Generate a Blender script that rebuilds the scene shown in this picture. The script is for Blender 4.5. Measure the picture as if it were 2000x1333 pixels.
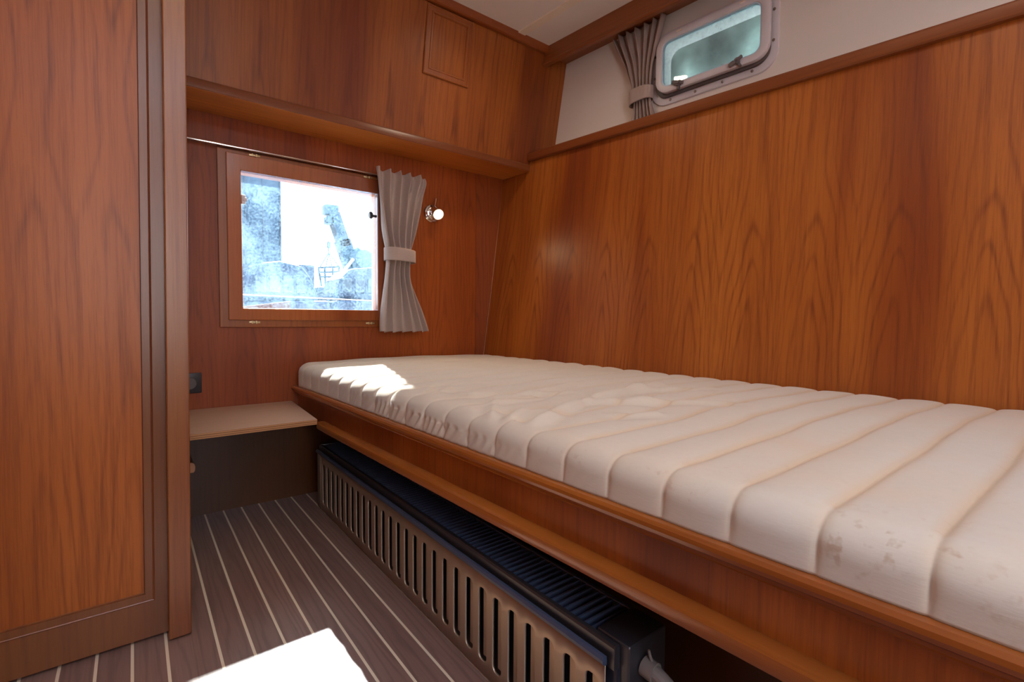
import bpy, bmesh, math, random
from mathutils import Vector, Matrix
random.seed(7)
for o in list(bpy.data.objects): bpy.data.objects.remove(o)
sc = bpy.context.scene
COL = sc.collection
PI = math.pi

# ------------------------------------------------------------------ camera
YAW, PIT, ROL, FPX = math.radians(37.906), math.radians(-2.548), math.radians(.42), 950.
CAM = Vector((0, 0, .8))
_f = Vector((math.sin(YAW)*math.cos(PIT), math.cos(YAW)*math.cos(PIT), math.sin(PIT)))
_r0 = Vector((math.cos(YAW), -math.sin(YAW), 0)); _u0 = _r0.cross(_f)
_r = _r0*math.cos(ROL)+_u0*math.sin(ROL); _u = -_r0*math.sin(ROL)+_u0*math.cos(ROL)
cd = bpy.data.cameras.new('camera'); cam = bpy.data.objects.new('camera', cd); COL.objects.link(cam)
cd.sensor_width = 36; cd.lens = FPX/2000*36; cd.clip_start = .02; cd.clip_end = 500
M = Matrix((( _r.x, _u.x, -_f.x, CAM.x), (_r.y, _u.y, -_f.y, CAM.y), (_r.z, _u.z, -_f.z, CAM.z), (0, 0, 0, 1)))
cam.matrix_world = M
sc.camera = cam

def at(px, py, Y):
    d = _f*FPX+_r*(px-1000)+_u*(666.5-py)
    return CAM+d*((Y-CAM.y)/d.y)

# ------------------------------------------------------------------ world, sun, exposure
sc.view_settings.view_transform = 'Standard'; sc.view_settings.look = 'None'
sc.view_settings.gamma = 1; sc.view_settings.use_curve_mapping = False
sc.view_settings.exposure = 0.55
w = bpy.data.worlds.new('sky'); sc.world = w; w.use_nodes = True
nt = w.node_tree; nt.nodes.clear()
bg = nt.nodes.new('ShaderNodeBackground'); wo = nt.nodes.new('ShaderNodeOutputWorld')
tc = nt.nodes.new('ShaderNodeTexCoord'); sp = nt.nodes.new('ShaderNodeSeparateXYZ'); rp = nt.nodes.new('ShaderNodeValToRGB')
nt.links.new(tc.outputs['Generated'], sp.inputs[0]); nt.links.new(sp.outputs['Z'], rp.inputs[0])
rp.color_ramp.elements[0].position = .0; rp.color_ramp.elements[0].color = (1, 1, 1, 1)
rp.color_ramp.elements[1].position = .8; rp.color_ramp.elements[1].color = (.45, .66, 1, 1)
nt.links.new(rp.outputs[0], bg.inputs[0]); nt.links.new(bg.outputs[0], wo.inputs[0])
bg.inputs[1].default_value = 5.0
sd = bpy.data.lights.new('sun', 'SUN'); sun = bpy.data.objects.new('sun', sd); COL.objects.link(sun)
sd.energy = 24; sd.angle = math.radians(.9); sd.color = (1, .95, .87)
sun.rotation_euler = Vector((-.34, -1.24, -1)).to_track_quat('-Z', 'Y').to_euler()
sun.location = (3, 8, 6)
sc.cycles.max_bounces = 12; sc.cycles.diffuse_bounces = 6; sc.cycles.glossy_bounces = 5
sc.cycles.transparent_max_bounces = 12; sc.cycles.sample_clamp_indirect = 6
sc.cycles.use_denoising = True

# ------------------------------------------------------------------ node helper
class NB:
    def __init__(s, name):
        s.m = bpy.data.materials.new(name); s.m.use_nodes = True
        s.t = s.m.node_tree; s.t.nodes.clear()
        s.out = s.t.nodes.new('ShaderNodeOutputMaterial')
    def n(s, typ, **kw):
        nd = s.t.nodes.new(typ)
        for k, v in kw.items(): setattr(nd, k, v)
        return nd
    def set(s, inp, v):
        if isinstance(v, bpy.types.NodeSocket): s.t.links.new(v, inp)
        else: inp.default_value = v
    def math(s, op, a, b=0., c=0.):
        nd = s.n('ShaderNodeMath', operation=op)
        s.set(nd.inputs[0], a); s.set(nd.inputs[1], b); s.set(nd.inputs[2], c); return nd.outputs[0]
    def vec(s, a, b, c):
        nd = s.n('ShaderNodeCombineXYZ'); s.set(nd.inputs[0], a); s.set(nd.inputs[1], b); s.set(nd.inputs[2], c); return nd.outputs[0]
    def noise(s, v, scale=1., detail=3., rough=.5, dist=0.):
        nd = s.n('ShaderNodeTexNoise'); s.set(nd.inputs['Vector'], v); s.set(nd.inputs['Scale'], scale)
        s.set(nd.inputs['Detail'], detail); s.set(nd.inputs['Roughness'], rough); s.set(nd.inputs['Distortion'], dist); return nd.outputs['Fac']
    def ramp(s, f, stops):
        nd = s.n('ShaderNodeValToRGB'); e = nd.color_ramp.elements
        while len(e) < len(stops): e.new(.5)
        for i, (p, c) in enumerate(stops):
            e[i].position = p; e[i].color = (*c, 1) if len(c) == 3 else c
        s.set(nd.inputs[0], f); return nd.outputs[0]
    def mix(s, f, a, b, blend='MIX'):
        nd = s.n('ShaderNodeMix', data_type='RGBA', blend_type=blend)
        s.set(nd.inputs[0], f); s.set(nd.inputs[6], a if not isinstance(a, tuple) else (*a, 1)[:4]); s.set(nd.inputs[7], b if not isinstance(b, tuple) else (*b, 1)[:4]); return nd.outputs[2]
    def xyz(s, obj=True):
        t = s.n('ShaderNodeNewGeometry'); p = s.n('ShaderNodeSeparateXYZ'); s.t.links.new(t.outputs['Position'], p.inputs[0])
        return p.outputs[0], p.outputs[1], p.outputs[2]
    def bump(s, h, strength=.3, dist=.01):
        nd = s.n('ShaderNodeBump'); s.set(nd.inputs['Height'], h); s.set(nd.inputs['Strength'], strength); s.set(nd.inputs['Distance'], dist); return nd.outputs[0]
    def pbr(s, col, rough=.5, metal=0., bump=None, coat=0., spec=.5, coatr=.1, **kw):
        b = s.n('ShaderNodeBsdfPrincipled'); s.set(b.inputs['Base Color'], (*col, 1) if isinstance(col, tuple) else col)
        s.set(b.inputs['Roughness'], rough); s.set(b.inputs['Metallic'], metal); s.set(b.inputs['Specular IOR Level'], spec)
        s.set(b.inputs['Coat Weight'], coat); s.set(b.inputs['Coat Roughness'], coatr)
        for k, v in kw.items(): s.set(b.inputs[k], v)
        if bump is not None: s.set(b.inputs['Normal'], bump)
        s.t.links.new(b.outputs[0], s.out.inputs[0]); return b

def veneer(name, across, along, leaf=.3, off=0., seed=0., cen=.45, arch=1., light=(0.465, 0.143, 0.0218), mid=(0.297, 0.071, 0.0096), dark=(.115, .022, .007), rough=.3, contrast=1., band=1., wide=1.):
    """book-matched cherry veneer: mirrored leaves with cathedral arches, grain along one axis"""
    b = NB(name); ax = b.xyz(); u = ax[across]; v = ax[along]
    u = b.math('ADD', u, off)
    lean = b.noise(b.vec(b.math('MULTIPLY', u, .6), b.math('MULTIPLY', v, 1.1), seed+3.3), 1., 2.)
    uw = b.math('ADD', u, b.math('MULTIPLY', b.math('SUBTRACT', lean, .5), .05))
    t = b.n('ShaderNodeMath', operation='PINGPONG'); b.set(t.inputs[0], uw); b.set(t.inputs[1], leaf); t = t.outputs[0]
    d = b.math('SUBTRACT', t, leaf*cen)
    w1 = b.noise(b.vec(b.math('MULTIPLY', t, 5.5), b.math('MULTIPLY', v, .9), seed), 1., 2.5, .45)
    w2 = b.noise(b.vec(b.math('MULTIPLY', t, 30.), b.math('MULTIPLY', v, 2.6), seed+5), 1., 3., .5)
    h = b.math('MULTIPLY', b.math('SQRT', b.math('ADD', b.math('MULTIPLY', d, d), .0007)), 21.)
    h = b.math('ADD', h, b.math('MULTIPLY', v, 1.5*arch))
    h = b.math('ADD', h, b.math('MULTIPLY', w1, 3.1*wide)); h = b.math('ADD', h, b.math('MULTIPLY', w2, .18))
    s1 = b.math('SINE', b.math('MULTIPLY', h, 15.))
    s1 = b.math('POWER', b.math('MULTIPLY_ADD', s1, .5, .5), 5.)
    lowm = b.noise(b.vec(b.math('MULTIPLY', t, 9.), b.math('MULTIPLY', v, 1.2), seed+31), 1., 2.)
    near = b.math('SUBTRACT', 1., b.math('MULTIPLY', b.math('ABSOLUTE', d), 5.)); near = b.math('MAXIMUM', near, .3)
    s1 = b.math('MULTIPLY', b.math('MULTIPLY', s1, near), b.math('MULTIPLY_ADD', lowm, 1.6, -.2))
    f1 = b.noise(b.vec(b.math('MULTIPLY', u, 110.), b.math('MULTIPLY', v, 2.2), seed+9), 1., 3., .6)
    f2 = b.noise(b.vec(b.math('MULTIPLY', u, 420.), b.math('MULTIPLY', v, 14.), seed+11), 1., 2., .6)
    bd = b.noise(b.vec(b.math('MULTIPLY', u, 3.4), b.math('MULTIPLY', v, .35), seed+21), 1., 3., .55)
    base = b.mix(b.math('MULTIPLY_ADD', b.math('SUBTRACT', bd, .5), 3.4*band, .42), mid, light)
    dk = b.ramp(bd, [(.30, (1, 1, 1)), (.44, (0, 0, 0))])
    base = b.mix(b.math('MULTIPLY', dk, .78*band), base, (dark[0]*1.5, dark[1]*1.5, dark[2]*1.5))
    g = b.math('ADD', b.math('MULTIPLY', s1, .60*contrast), b.math('MULTIPLY', b.math('SUBTRACT', f1, .42), 1.15*contrast))
    g = b.math('ADD', g, b.math('MULTIPLY', b.math('SUBTRACT', f2, .5), .8*contrast))
    g = b.math('MINIMUM', b.math('MAXIMUM', g, 0.), .85)
    colr = b.mix(g, base, dark)
    bp = b.bump(b.math('ADD', f2, f1), .04, .002)
    b.pbr(colr, b.math('MULTIPLY_ADD', f1, .12, rough-.05), bump=bp, coat=.07 if rough > .32 else (.2 if rough > .27 else .5), coatr=.35 if rough > .27 else .16, spec=.32 if rough > .32 else .45)
    return b.m

LT, MD, DK = (.47, .135, .032), (.30, .068, .014), (.115, .022, .007)
MAT = {}
MAT['hull'] = veneer('cherry_veneer_hull', 1, 2, leaf=.21, off=.06, rough=.36, seed=1.3, cen=.5, arch=.5)
MAT['bulkhead'] = veneer('cherry_veneer_bulkhead', 0, 2, leaf=.19, off=.1, seed=4.1, cen=.45, arch=.55, rough=.42, light=(0.377, 0.087, 0.0121), mid=(0.255, 0.049, 0.0066))
MAT['upper'] = veneer('cherry_veneer_upper', 0, 2, leaf=.17, off=.03, rough=.36, seed=7.7, cen=.5, arch=.7, light=(0.396, 0.122, 0.0205), mid=(0.238, 0.061, 0.0096))
MAT['door'] = veneer('cherry_veneer_door', 0, 2, leaf=.17, off=.26, rough=.36, seed=12.4, cen=.6, arch=.55, light=(0.436, 0.126, 0.0205), mid=(0.267, 0.063, 0.0089))
MAT['solid_z'] = veneer('cherry_solid_upright', 0, 2, leaf=.4, seed=2.2, arch=.2, contrast=.8, light=(0.436, 0.143, 0.0245), mid=(0.297, 0.084, 0.0136), wide=.4)
MAT['post'] = veneer('cherry_post', 0, 2, leaf=.4, seed=22.2, arch=.2, contrast=.9, light=(0.356, 0.132, 0.0307), mid=(0.247, 0.080, 0.0164), wide=.4)
MAT['solid_x'] = veneer('cherry_solid_lengthwise', 1, 0, leaf=.4, seed=3.2, arch=.2, contrast=.7, wide=.4, light=(0.415, 0.122, 0.0205), mid=(0.287, 0.074, 0.0123))
MAT['hull_rail'] = veneer('cherry_hull_rail', 2, 1, leaf=.4, seed=26.2, arch=.2, contrast=.6, wide=.3, light=(0.297, 0.090, 0.0218), mid=(0.208, 0.056, 0.0136))
MAT['hull_rail_x'] = veneer('cherry_ledge_fascia', 2, 0, leaf=.4, seed=27.2, arch=.2, contrast=.6, wide=.3, light=(0.245, 0.070, 0.0198), mid=(0.163, 0.044, 0.0132))
MAT['solid_y'] = veneer('cherry_solid_fore_aft', 2, 1, rough=.22, leaf=.4, seed=6.2, arch=.2, contrast=.6, wide=.3, light=(0.495, 0.164, 0.0273), mid=(0.356, 0.101, 0.0150))
MAT['apron'] = veneer('cherry_veneer_apron', 1, 2, leaf=.25, seed=8.2, arch=.3, contrast=.9, light=(0.455, 0.126, 0.0191), mid=(0.297, 0.069, 0.0096))
MAT['moulding'] = veneer('cherry_moulding', 0, 2, leaf=.4, seed=9.2, arch=.2, contrast=.7, wide=.3, light=(0.356, 0.105, 0.0191), mid=(0.238, 0.063, 0.0123))
MAT['dark_side'] = veneer('dark_panel_and_shelf_shade', 0, 2, leaf=.4, seed=5.2, arch=.3, contrast=.7, light=(0.124, 0.043, 0.0085), mid=(0.078, 0.027, 0.0059), dark=(.04, .012, .006))  # boards under the berth; also paints the shade below the shelf

def plain(name, col, rough=.5, metal=0., **kw):
    b = NB(name); x, y, z = b.xyz(); n = b.noise(b.vec(x, y, z), 25., 3.)
    c = b.mix(b.math('MULTIPLY', n, .25), col, tuple(k*.75 for k in col))
    b.pbr(c, b.math('MULTIPLY_ADD', n, .08, rough-.04), metal, **kw); return b.m

MAT['chrome'] = plain('polished_chrome', (.75, .72, .7), .14, 1.)
MAT['alu'] = plain('grey_lilac_painted_aluminium', (.74, .72, .76), .36, .0)
MAT['plastic'] = plain('dark_grey_plastic', (.03, .03, .036), .35)
MAT['latch'] = plain('weathered_grey_latch', (.16, .15, .155), .45)
MAT['brass'] = plain('aged_brass', (.55, .42, .24), .35, .8)
MAT['screw'] = plain('dull_screw_metal', (.25, .2, .17), .4, .8)
MAT['gasket_sky_glow'] = plain('silicone_with_sky_glow', (.55, .75, .9), .4)  # bright sky line above the pane, painted in as pale blue
MAT['rubber'] = plain('grey_rubber_seal', (.12, .105, .10), .5)
MAT['radiator'] = plain('black_brown_enamel', (.024, .022, .024), .36, spec=.9)
MAT['rad_front'] = plain('bronze_black_enamel', (.46, .35, .24), .38, .55, spec=.8)
MAT['rad_black'] = plain('black_radiator_core', (.012, .014, .022), .35, spec=.7)
MAT['rad_sky_sheen'] = plain('black_enamel_sky_sheen', (.05, .07, .115), .30, spec=.9)  # sky reflection painted into the base colour as navy
MAT['pipe'] = plain('grey_pipe', (.24, .205, .175), .42)

def mat_panelwhite(name, col, tex=1.):
    b = NB(name); x, y, z = b.xyz(); v = b.vec(x, y, z)
    n = b.noise(v, 4., 3.); f = b.noise(v, 420., 2.)
    c = b.mix(b.math('MULTIPLY', n, .35), col, tuple(k*.86 for k in col))
    b.pbr(c, .55, bump=b.bump(f, .25*tex, .001)); return b.m
MAT['white_wall'] = mat_panelwhite('off_white_vinyl_wall', (.84, .79, .73))
MAT['ceiling'] = mat_panelwhite('off_white_ceiling_board', (.85, .80, .75), .5)
MAT['batten'] = mat_panelwhite('cream_ceiling_batten', (.88, .78, .66), .2)

def mat_floor():
    b = NB('striped_teak_and_holly_floor'); x, y, z = b.xyz()
    left = b.math('LESS_THAN', x, .095)
    xo = b.math('SUBTRACT', x, b.math('MULTIPLY_ADD', left, .047-.1465, .1465))
    q = b.math('DIVIDE', xo, .0655)
    fr = b.math('FRACT', b.math('ADD', q, .5))
    dist = b.math('MULTIPLY', b.math('ABSOLUTE', b.math('SUBTRACT', fr, .5)), .0655)
    # the wide plank between the two seam sets has no seam of its own
    kill = b.math('MULTIPLY', b.math('GREATER_THAN', x, .075), b.math('LESS_THAN', x, .125))
    seam = b.math('MULTIPLY', b.math('LESS_THAN', dist, .0031), b.math('SUBTRACT', 1., kill))
    idx = b.math('FLOOR', b.math('ADD', q, 100.))
    ly = b.math('MULTIPLY', y, 1.2)
    w1 = b.noise(b.vec(b.math('MULTIPLY', x, 14.), ly, b.math('MULTIPLY', idx, 3.7)), 1., 3., .55)
    s = b.math('SINE', b.math('MULTIPLY', b.math('ADD', b.math('MULTIPLY', w1, 3.), b.math('MULTIPLY', x, 25.)), 12.))
    s = b.math('POWER', b.math('MULTIPLY_ADD', s, .5, .5), 3.)
    f = b.noise(b.vec(b.math('MULTIPLY', x, 260.), b.math('MULTIPLY', y, 6.), 2.), 1., 3., .6)
    tone = b.noise(b.vec(b.math('MULTIPLY', idx, 5.3), b.math('MULTIPLY', y, .5), 0.), 1., 1.)
    base = b.mix(tone, (.20, .112, .085), (.31, .19, .145))
    c = b.mix(b.math('ADD', b.math('MULTIPLY', s, .34), b.math('MULTIPLY', b.math('SUBTRACT', f, .4), .6)), base, (.10, .05, .042))
    c = b.mix(seam, c, (.80, .67, .48))
    b.pbr(c, b.math('MULTIPLY_ADD', f, .15, .30), bump=b.bump(b.math('SUBTRACT', f, b.math('MULTIPLY', seam, 1.)), .06, .001), spec=.5, coat=.25, coatr=.25)
    return b.m
MAT['floor'] = mat_floor()

def mat_fabric(name, c1, c2, sc_=900., stain=False):
    b = NB(name); x, y, z = b.xyz(); v = b.vec(x, y, z)
    wx = b.math('SINE', b.math('MULTIPLY', b.math('ADD', x, b.math('MULTIPLY', y, .3)), sc_*2.2)); wz = b.math('SINE', b.math('MULTIPLY', b.math('ADD', z, b.math('MULTIPLY', y, .9)), sc_*2.2))
    weave = b.math('MULTIPLY', b.math('ADD', wx, wz), .0 if stain else .25)
    n = b.noise(v, 6., 4.); sl = b.noise(b.vec(b.math('MULTIPLY', x, 70.), b.math('MULTIPLY', y, 70.), b.math('MULTIPLY', z, 400.)), 1., 3., .6)
    c = b.mix(b.math('ADD', b.math('MULTIPLY', n, .45), b.math('MULTIPLY', sl, .5)), c1, c2)
    if stain:
        sp = b.noise(v, 62., 2., .6); big = b.noise(v, 7., 3., .6); spots = b.ramp(sp, [(.57, (0, 0, 0)), (.70, (1, 1, 1))])
        zone = b.ramp(b.math('MULTIPLY', b.math('SUBTRACT', 1.05, y), .8), [(.1, (0, 0, 0)), (.8, (1, 1, 1))])
        low = b.ramp(z, [(.515, (.25, .25, .25)), (.54, (1, 1, 1)), (.567, (.8, .8, .8)), (.578, (.08, .08, .08))])
        k = b.math('MULTIPLY', b.math('MULTIPLY', spots, zone), b.math('MULTIPLY', low, b.ramp(big, [(.42, (0, 0, 0)), (.54, (1, 1, 1))])))
        c = b.mix(b.math('MULTIPLY', k, .72), c, (.36, .19, .08))
        blot = b.ramp(b.noise(b.vec(b.math('MULTIPLY', x, 1.6), b.math('MULTIPLY', y, 1.1), 3.), 2.2, 4., .6), [(.42, (0, 0, 0)), (.75, (1, 1, 1))])
        sa = b.n('ShaderNodeAttribute'); sa.attribute_name = 'seam_stain'
        c = b.mix(b.math('MULTIPLY', sa.outputs['Fac'], .6), c, (.62, .42, .22))
        c = b.mix(b.math('MULTIPLY', b.math('MULTIPLY', blot, zone), .7), c, (.72, .53, .33))
    b.pbr(c, .9, bump=b.bump(b.math('ADD', weave, sl), .25, .0008), spec=.15, **{'Sheen Weight': .25}); return b.m
MAT['mattress'] = mat_fabric('quilted_mattress_ticking', (.73, .665, .55), (.62, .55, .43), 700., True)
MAT['curtain'] = mat_fabric('taupe_linen_curtain', (.52, .42, .375), (.36, .285, .25), 800.)

def mat_ply():
    b = NB('birch_plywood'); x, y, z = b.xyz()
    f = b.noise(b.vec(b.math('MULTIPLY', x, 4.), b.math('MULTIPLY', y, 90.), 1.), 1., 3., .6)
    c = b.mix(f, (.56, .36, .24), (.42, .25, .16))
    geo = b.n('ShaderNodeNewGeometry'); s2 = b.n('ShaderNodeSeparateXYZ'); b.t.links.new(geo.outputs['Normal'], s2.inputs[0])
    side = b.math('LESS_THAN', b.math('ABSOLUTE', s2.outputs[2]), .5)
    ly = b.ramp(b.math('FRACT', b.math('MULTIPLY', z, 150.)), [(.0, (.50, .24, .09)), (.55, (.50, .24, .09)), (.62, (.20, .08, .03)), (1., (.3, .13, .05))])
    c = b.mix(side, c, ly); b.pbr(c, .5); return b.m
MAT['ply'] = mat_ply()

def mat_glass(name, tint, haze, hazecol, scale=60., rough=.0, speck=.3, trans=.6):
    b = NB(name); x, y, z = b.xyz(); v = b.vec(x, y, z)
    n = b.noise(v, scale, 5., .75); n2 = b.noise(v, 7., 3., .6)
    fac = b.math('ADD', haze, b.math('MULTIPLY', b.math('SUBTRACT', n, .5), speck))
    fac = b.math('ADD', fac, b.math('MULTIPLY', b.math('SUBTRACT', n2, .5), speck*.8))
    tr = b.n('ShaderNodeBsdfTransparent'); tr.inputs[0].default_value = (*tint, 1)
    tl = b.n('ShaderNodeBsdfTranslucent'); tl.inputs[0].default_value = (*hazecol, 1)
    df = b.n('ShaderNodeBsdfDiffuse'); df.inputs[0].default_value = (*hazecol, 1)
    m0 = b.n('ShaderNodeMixShader'); m0.inputs[0].default_value = 1-trans; b.t.links.new(tl.outputs[0], m0.inputs[1]); b.t.links.new(df.outputs[0], m0.inputs[2])
    m1 = b.n('ShaderNodeMixShader'); b.set(m1.inputs[0], b.math('MAXIMUM', b.math('MINIMUM', fac, 1.), 0.)); b.t.links.new(tr.outputs[0], m1.inputs[1]); b.t.links.new(m0.outputs[0], m1.inputs[2])
    gl = b.n('ShaderNodeBsdfGlossy'); gl.inputs['Roughness'].default_value = rough
    fr = b.n('ShaderNodeFresnel'); fr.inputs[0].default_value = 1.5
    m2 = b.n('ShaderNodeMixShader'); b.t.links.new(fr.outputs[0], m2.inputs[0]); b.t.links.new(m1.outputs[0], m2.inputs[1]); b.t.links.new(gl.outputs[0], m2.inputs[2])
    b.t.links.new(m2.outputs[0], b.out.inputs[0]); return b.m
MAT['pane'] = mat_glass('salt_hazed_window_glass', (.86, .90, .93), .06, (.50, .78, 1.), 110., speck=.42)
MAT['port_pane'] = mat_glass('condensed_portlight_glass', (.80, .88, .87), .16, (.72, .85, .85), 70., .02, speck=.5)

def mat_emit(name, col, s):
    b = NB(name); e = b.n('ShaderNodeEmission'); e.inputs[0].default_value = (*col, 1); e.inputs[1].default_value = s
    b.t.links.new(e.outputs[0], b.out.inputs[0]); return b.m

# ------------------------------------------------------------------ mesh helpers (all geometry is given in metres in the cabin's own axes)
LOC = {}
def tag(o, label=None, cat=None, group=None, kind=None):
    if label: o['label'] = label
    if cat: o['category'] = cat
    if group: o['group'] = group
    if kind: o['kind'] = kind
    return o
def thing(name, label, cat, loc, group=None):
    o = bpy.data.objects.new(name, None); COL.objects.link(o); o.location = loc; o.empty_display_size = .05
    LOC[o] = Vector(loc); return tag(o, label, cat, group)
def obj(name, bm, m, parent=None, smooth=True, angle=24):
    bmesh.ops.recalc_face_normals(bm, faces=bm.faces)
    me = bpy.data.meshes.new(name)
    if parent is not None: L = LOC[parent]
    else:
        vs = [v.co for v in bm.verts]
        L = Vector(((min(v.x for v in vs)+max(v.x for v in vs))/2, (min(v.y for v in vs)+max(v.y for v in vs))/2, min(v.z for v in vs)))
    bmesh.ops.translate(bm, verts=bm.verts, vec=-L)
    bm.to_mesh(me); bm.free(); me.materials.append(MAT[m] if isinstance(m, str) else m)
    o = bpy.data.objects.new(name, me); COL.objects.link(o); LOC[o] = L
    if parent is not None: o.parent = parent
    else: o.location = L
    if smooth:
        me.polygons.foreach_set('use_smooth', [True]*len(me.polygons))
        if angle:
            try: me.set_sharp_from_angle(angle=math.radians(angle))
            except Exception: pass
    return o
def worldtex(m):   # same pattern origin whatever the object origin is: offset not needed
    return m
def bevel(bm, w_, seg=2, ang=.5):
    es = [e for e in bm.edges if len(e.link_faces) == 2 and e.calc_face_angle(0) > ang]
    if es: bmesh.ops.bevel(bm, geom=es, offset=w_, segments=seg, profile=.5, affect='EDGES', clamp_overlap=True)
def box(x0, x1, y0, y1, z0, z1, bw=0., bm=None, seg=2):
    b = bmesh.new()
    vs = [b.verts.new((x, y, z)) for x in (x0, x1) for y in (y0, y1) for z in (z0, z1)]
    for f in ((0, 1, 3, 2), (4, 6, 7, 5), (0, 4, 5, 1), (2, 3, 7, 6), (0, 2, 6, 4), (1, 5, 7, 3)): b.faces.new([vs[i] for i in f])
    bmesh.ops.recalc_face_normals(b, faces=b.faces)
    if bw: bevel(b, bw, seg)
    return join(bm, b)
def join(bm, b):
    if bm is None: return b
    me = bpy.data.meshes.new('t'); b.to_mesh(me); b.free(); bm.from_mesh(me); bpy.data.meshes.remove(me); return bm
def xform(bm, M_): bmesh.ops.transform(bm, matrix=M_, verts=bm.verts); return bm
def sweep(profile, path, bm=None, caps=True):
    """profile: list of (a, z) closed; path: list of functions/points giving (origin, side vector) so vertex = origin + side*a + Z*z"""
    b = bmesh.new(); rings = []
    for org, side in path:
        rings.append([b.verts.new((org[0]+side[0]*a, org[1]+side[1]*a, org[2]+z)) for a, z in profile])
    n = len(profile)
    for r0, r1 in zip(rings, rings[1:]):
        for i in range(n): b.faces.new((r0[i], r0[(i+1) % n], r1[(i+1) % n], r1[i]))
    if caps: b.faces.new(rings[0]); b.faces.new(rings[-1][::-1])
    bmesh.ops.recalc_face_normals(b, faces=b.faces)
    return join(bm, b)
def prism(pts, ax, t0, t1, bm=None, bw=0.):
    """closed polygon pts extruded; ax 0/1/2 is the extrusion axis"""
    b = bmesh.new()
    def P(p, t): q = list(p); q.insert(ax, t); return q
    a = [b.verts.new(P(p, t0)) for p in pts]; c = [b.verts.new(P(p, t1)) for p in pts]; n = len(pts)
    b.faces.new(a); b.faces.new(c[::-1])
    for i in range(n): b.faces.new((a[i], a[(i+1) % n], c[(i+1) % n], c[i]))
    bmesh.ops.recalc_face_normals(b, faces=b.faces)
    if bw: bevel(b, bw)
    return join(bm, b)
def cyl(p0, p1, r0, r1=None, seg=24, bm=None, caps=True):
    r1 = r0 if r1 is None else r1; p0 = Vector(p0); p1 = Vector(p1); d = (p1-p0).normalized()
    s = d.orthogonal().normalized(); t = d.cross(s); b = bmesh.new(); rs = []
    for p, r in ((p0, r0), (p1, r1)): rs.append([b.verts.new(p+(s*math.cos(2*PI*i/seg)+t*math.sin(2*PI*i/seg))*r) for i in range(seg)])
    for i in range(seg): b.faces.new((rs[0][i], rs[0][(i+1) % seg], rs[1][(i+1) % seg], rs[1][i]))
    if caps: b.faces.new(rs[0]); b.faces.new(rs[1][::-1])
    return join(bm, b)
def lathe(prof, org, axis, seg=32, bm=None):
    """prof (radius, distance along axis)"""
    d = Vector(axis).normalized(); s = d.orthogonal().normalized(); t = d.cross(s); org = Vector(org); b = bmesh.new(); rs = []
    for r, h in prof: rs.append([b.verts.new(org+d*h+(s*math.cos(2*PI*i/seg)+t*math.sin(2*PI*i/seg))*max(r, 1e-5)) for i in range(seg)])
    for a, c in zip(rs, rs[1:]):
        for i in range(seg): b.faces.new((a[i], a[(i+1) % seg], c[(i+1) % seg], c[i]))
    b.faces.new(rs[0]); b.faces.new(rs[-1][::-1]); bmesh.ops.recalc_face_normals(b, faces=b.faces)
    return join(bm, b)
def tube(pts, r, seg=14, bm=None):
    pts = [Vector(p) for p in pts]; b = bmesh.new(); rs = []; nrm = None
    for i, p in enumerate(pts):
        d = (pts[min(i+1, len(pts)-1)]-pts[max(i-1, 0)]).normalized()
        nrm = d.orthogonal().normalized() if nrm is None else (nrm-d*nrm.dot(d)).normalized()
        t = d.cross(nrm); rr = r[i] if isinstance(r, (list, tuple)) else r
        rs.append([b.verts.new(p+(nrm*math.cos(2*PI*k/seg)+t*math.sin(2*PI*k/seg))*rr) for k in range(seg)])
    for a, c in zip(rs, rs[1:]):
        for i in range(seg): b.faces.new((a[i], a[(i+1) % seg], c[(i+1) % seg], c[i]))
    b.faces.new(rs[0]); b.faces.new(rs[-1][::-1]); bmesh.ops.recalc_face_normals(b, faces=b.faces)
    return join(bm, b)
def catmull(P, n=8):
    P = [Vector(p) for p in P]; out = []
    for i in range(len(P)-1):
        p0, p1, p2, p3 = P[max(i-1, 0)], P[i], P[i+1], P[min(i+2, len(P)-1)]
        for k in range(n):
            t = k/n; out.append(.5*((2*p1)+(p2-p0)*t+(2*p0-5*p1+4*p2-p3)*t*t+(3*p1-p0-3*p2+p3)*t**3))
    out.append(P[-1]); return out
def rrect(x0, x1, y0, y1, r, n=8):
    pts = []
    for cx, cy, a in ((x1-r, y1-r, 0), (x0+r, y1-r, 90), (x0+r, y0+r, 180), (x1-r, y0+r, 270)):
        for k in range(n+1):
            q = math.radians(a+90*k/n); pts.append((cx+r*math.cos(q), cy+r*math.sin(q)))
    return pts
def ringframe(outer, inner, d0, d1, bw=0.):
    """frame between two loops of equal count, from depth d0 to d1 (x=s, y=z_up, z=depth)"""
    b = bmesh.new(); n = len(outer)
    L = [[b.verts.new((p[0], p[1], d)) for p in lp] for lp, d in ((outer, d0), (outer, d1), (inner, d1), (inner, d0))]
    for a, c in ((0, 1), (1, 2), (2, 3), (3, 0)):
        for i in range(n): b.faces.new((L[a][i], L[a][(i+1) % n], L[c][(i+1) % n], L[c][i]))
    bmesh.ops.recalc_face_normals(b, faces=b.faces)
    if bw: bevel(b, bw, 2, .9)
    return b
def wall_with_hole(ax, t0, t1, u0, u1, v0, v1, hu0, hu1, hv0, hv1):
    """slab with rectangular hole made of four boxes welded as one mesh. ax = thickness axis"""
    b = bmesh.new()
    for a0, a1, c0, c1 in ((u0, hu0, v0, v1), (hu1, u1, v0, v1), (hu0, hu1, v0, hv0), (hu0, hu1, hv1, v1)):
        if ax == 1: box(a0, a1, t0, t1, c0, c1, 0, b)
        elif ax == 2: box(a0, a1, c0, c1, t0, t1, 0, b)
        else: box(t0, t1, a0, a1, c0, c1, 0, b)
    return b

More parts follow.
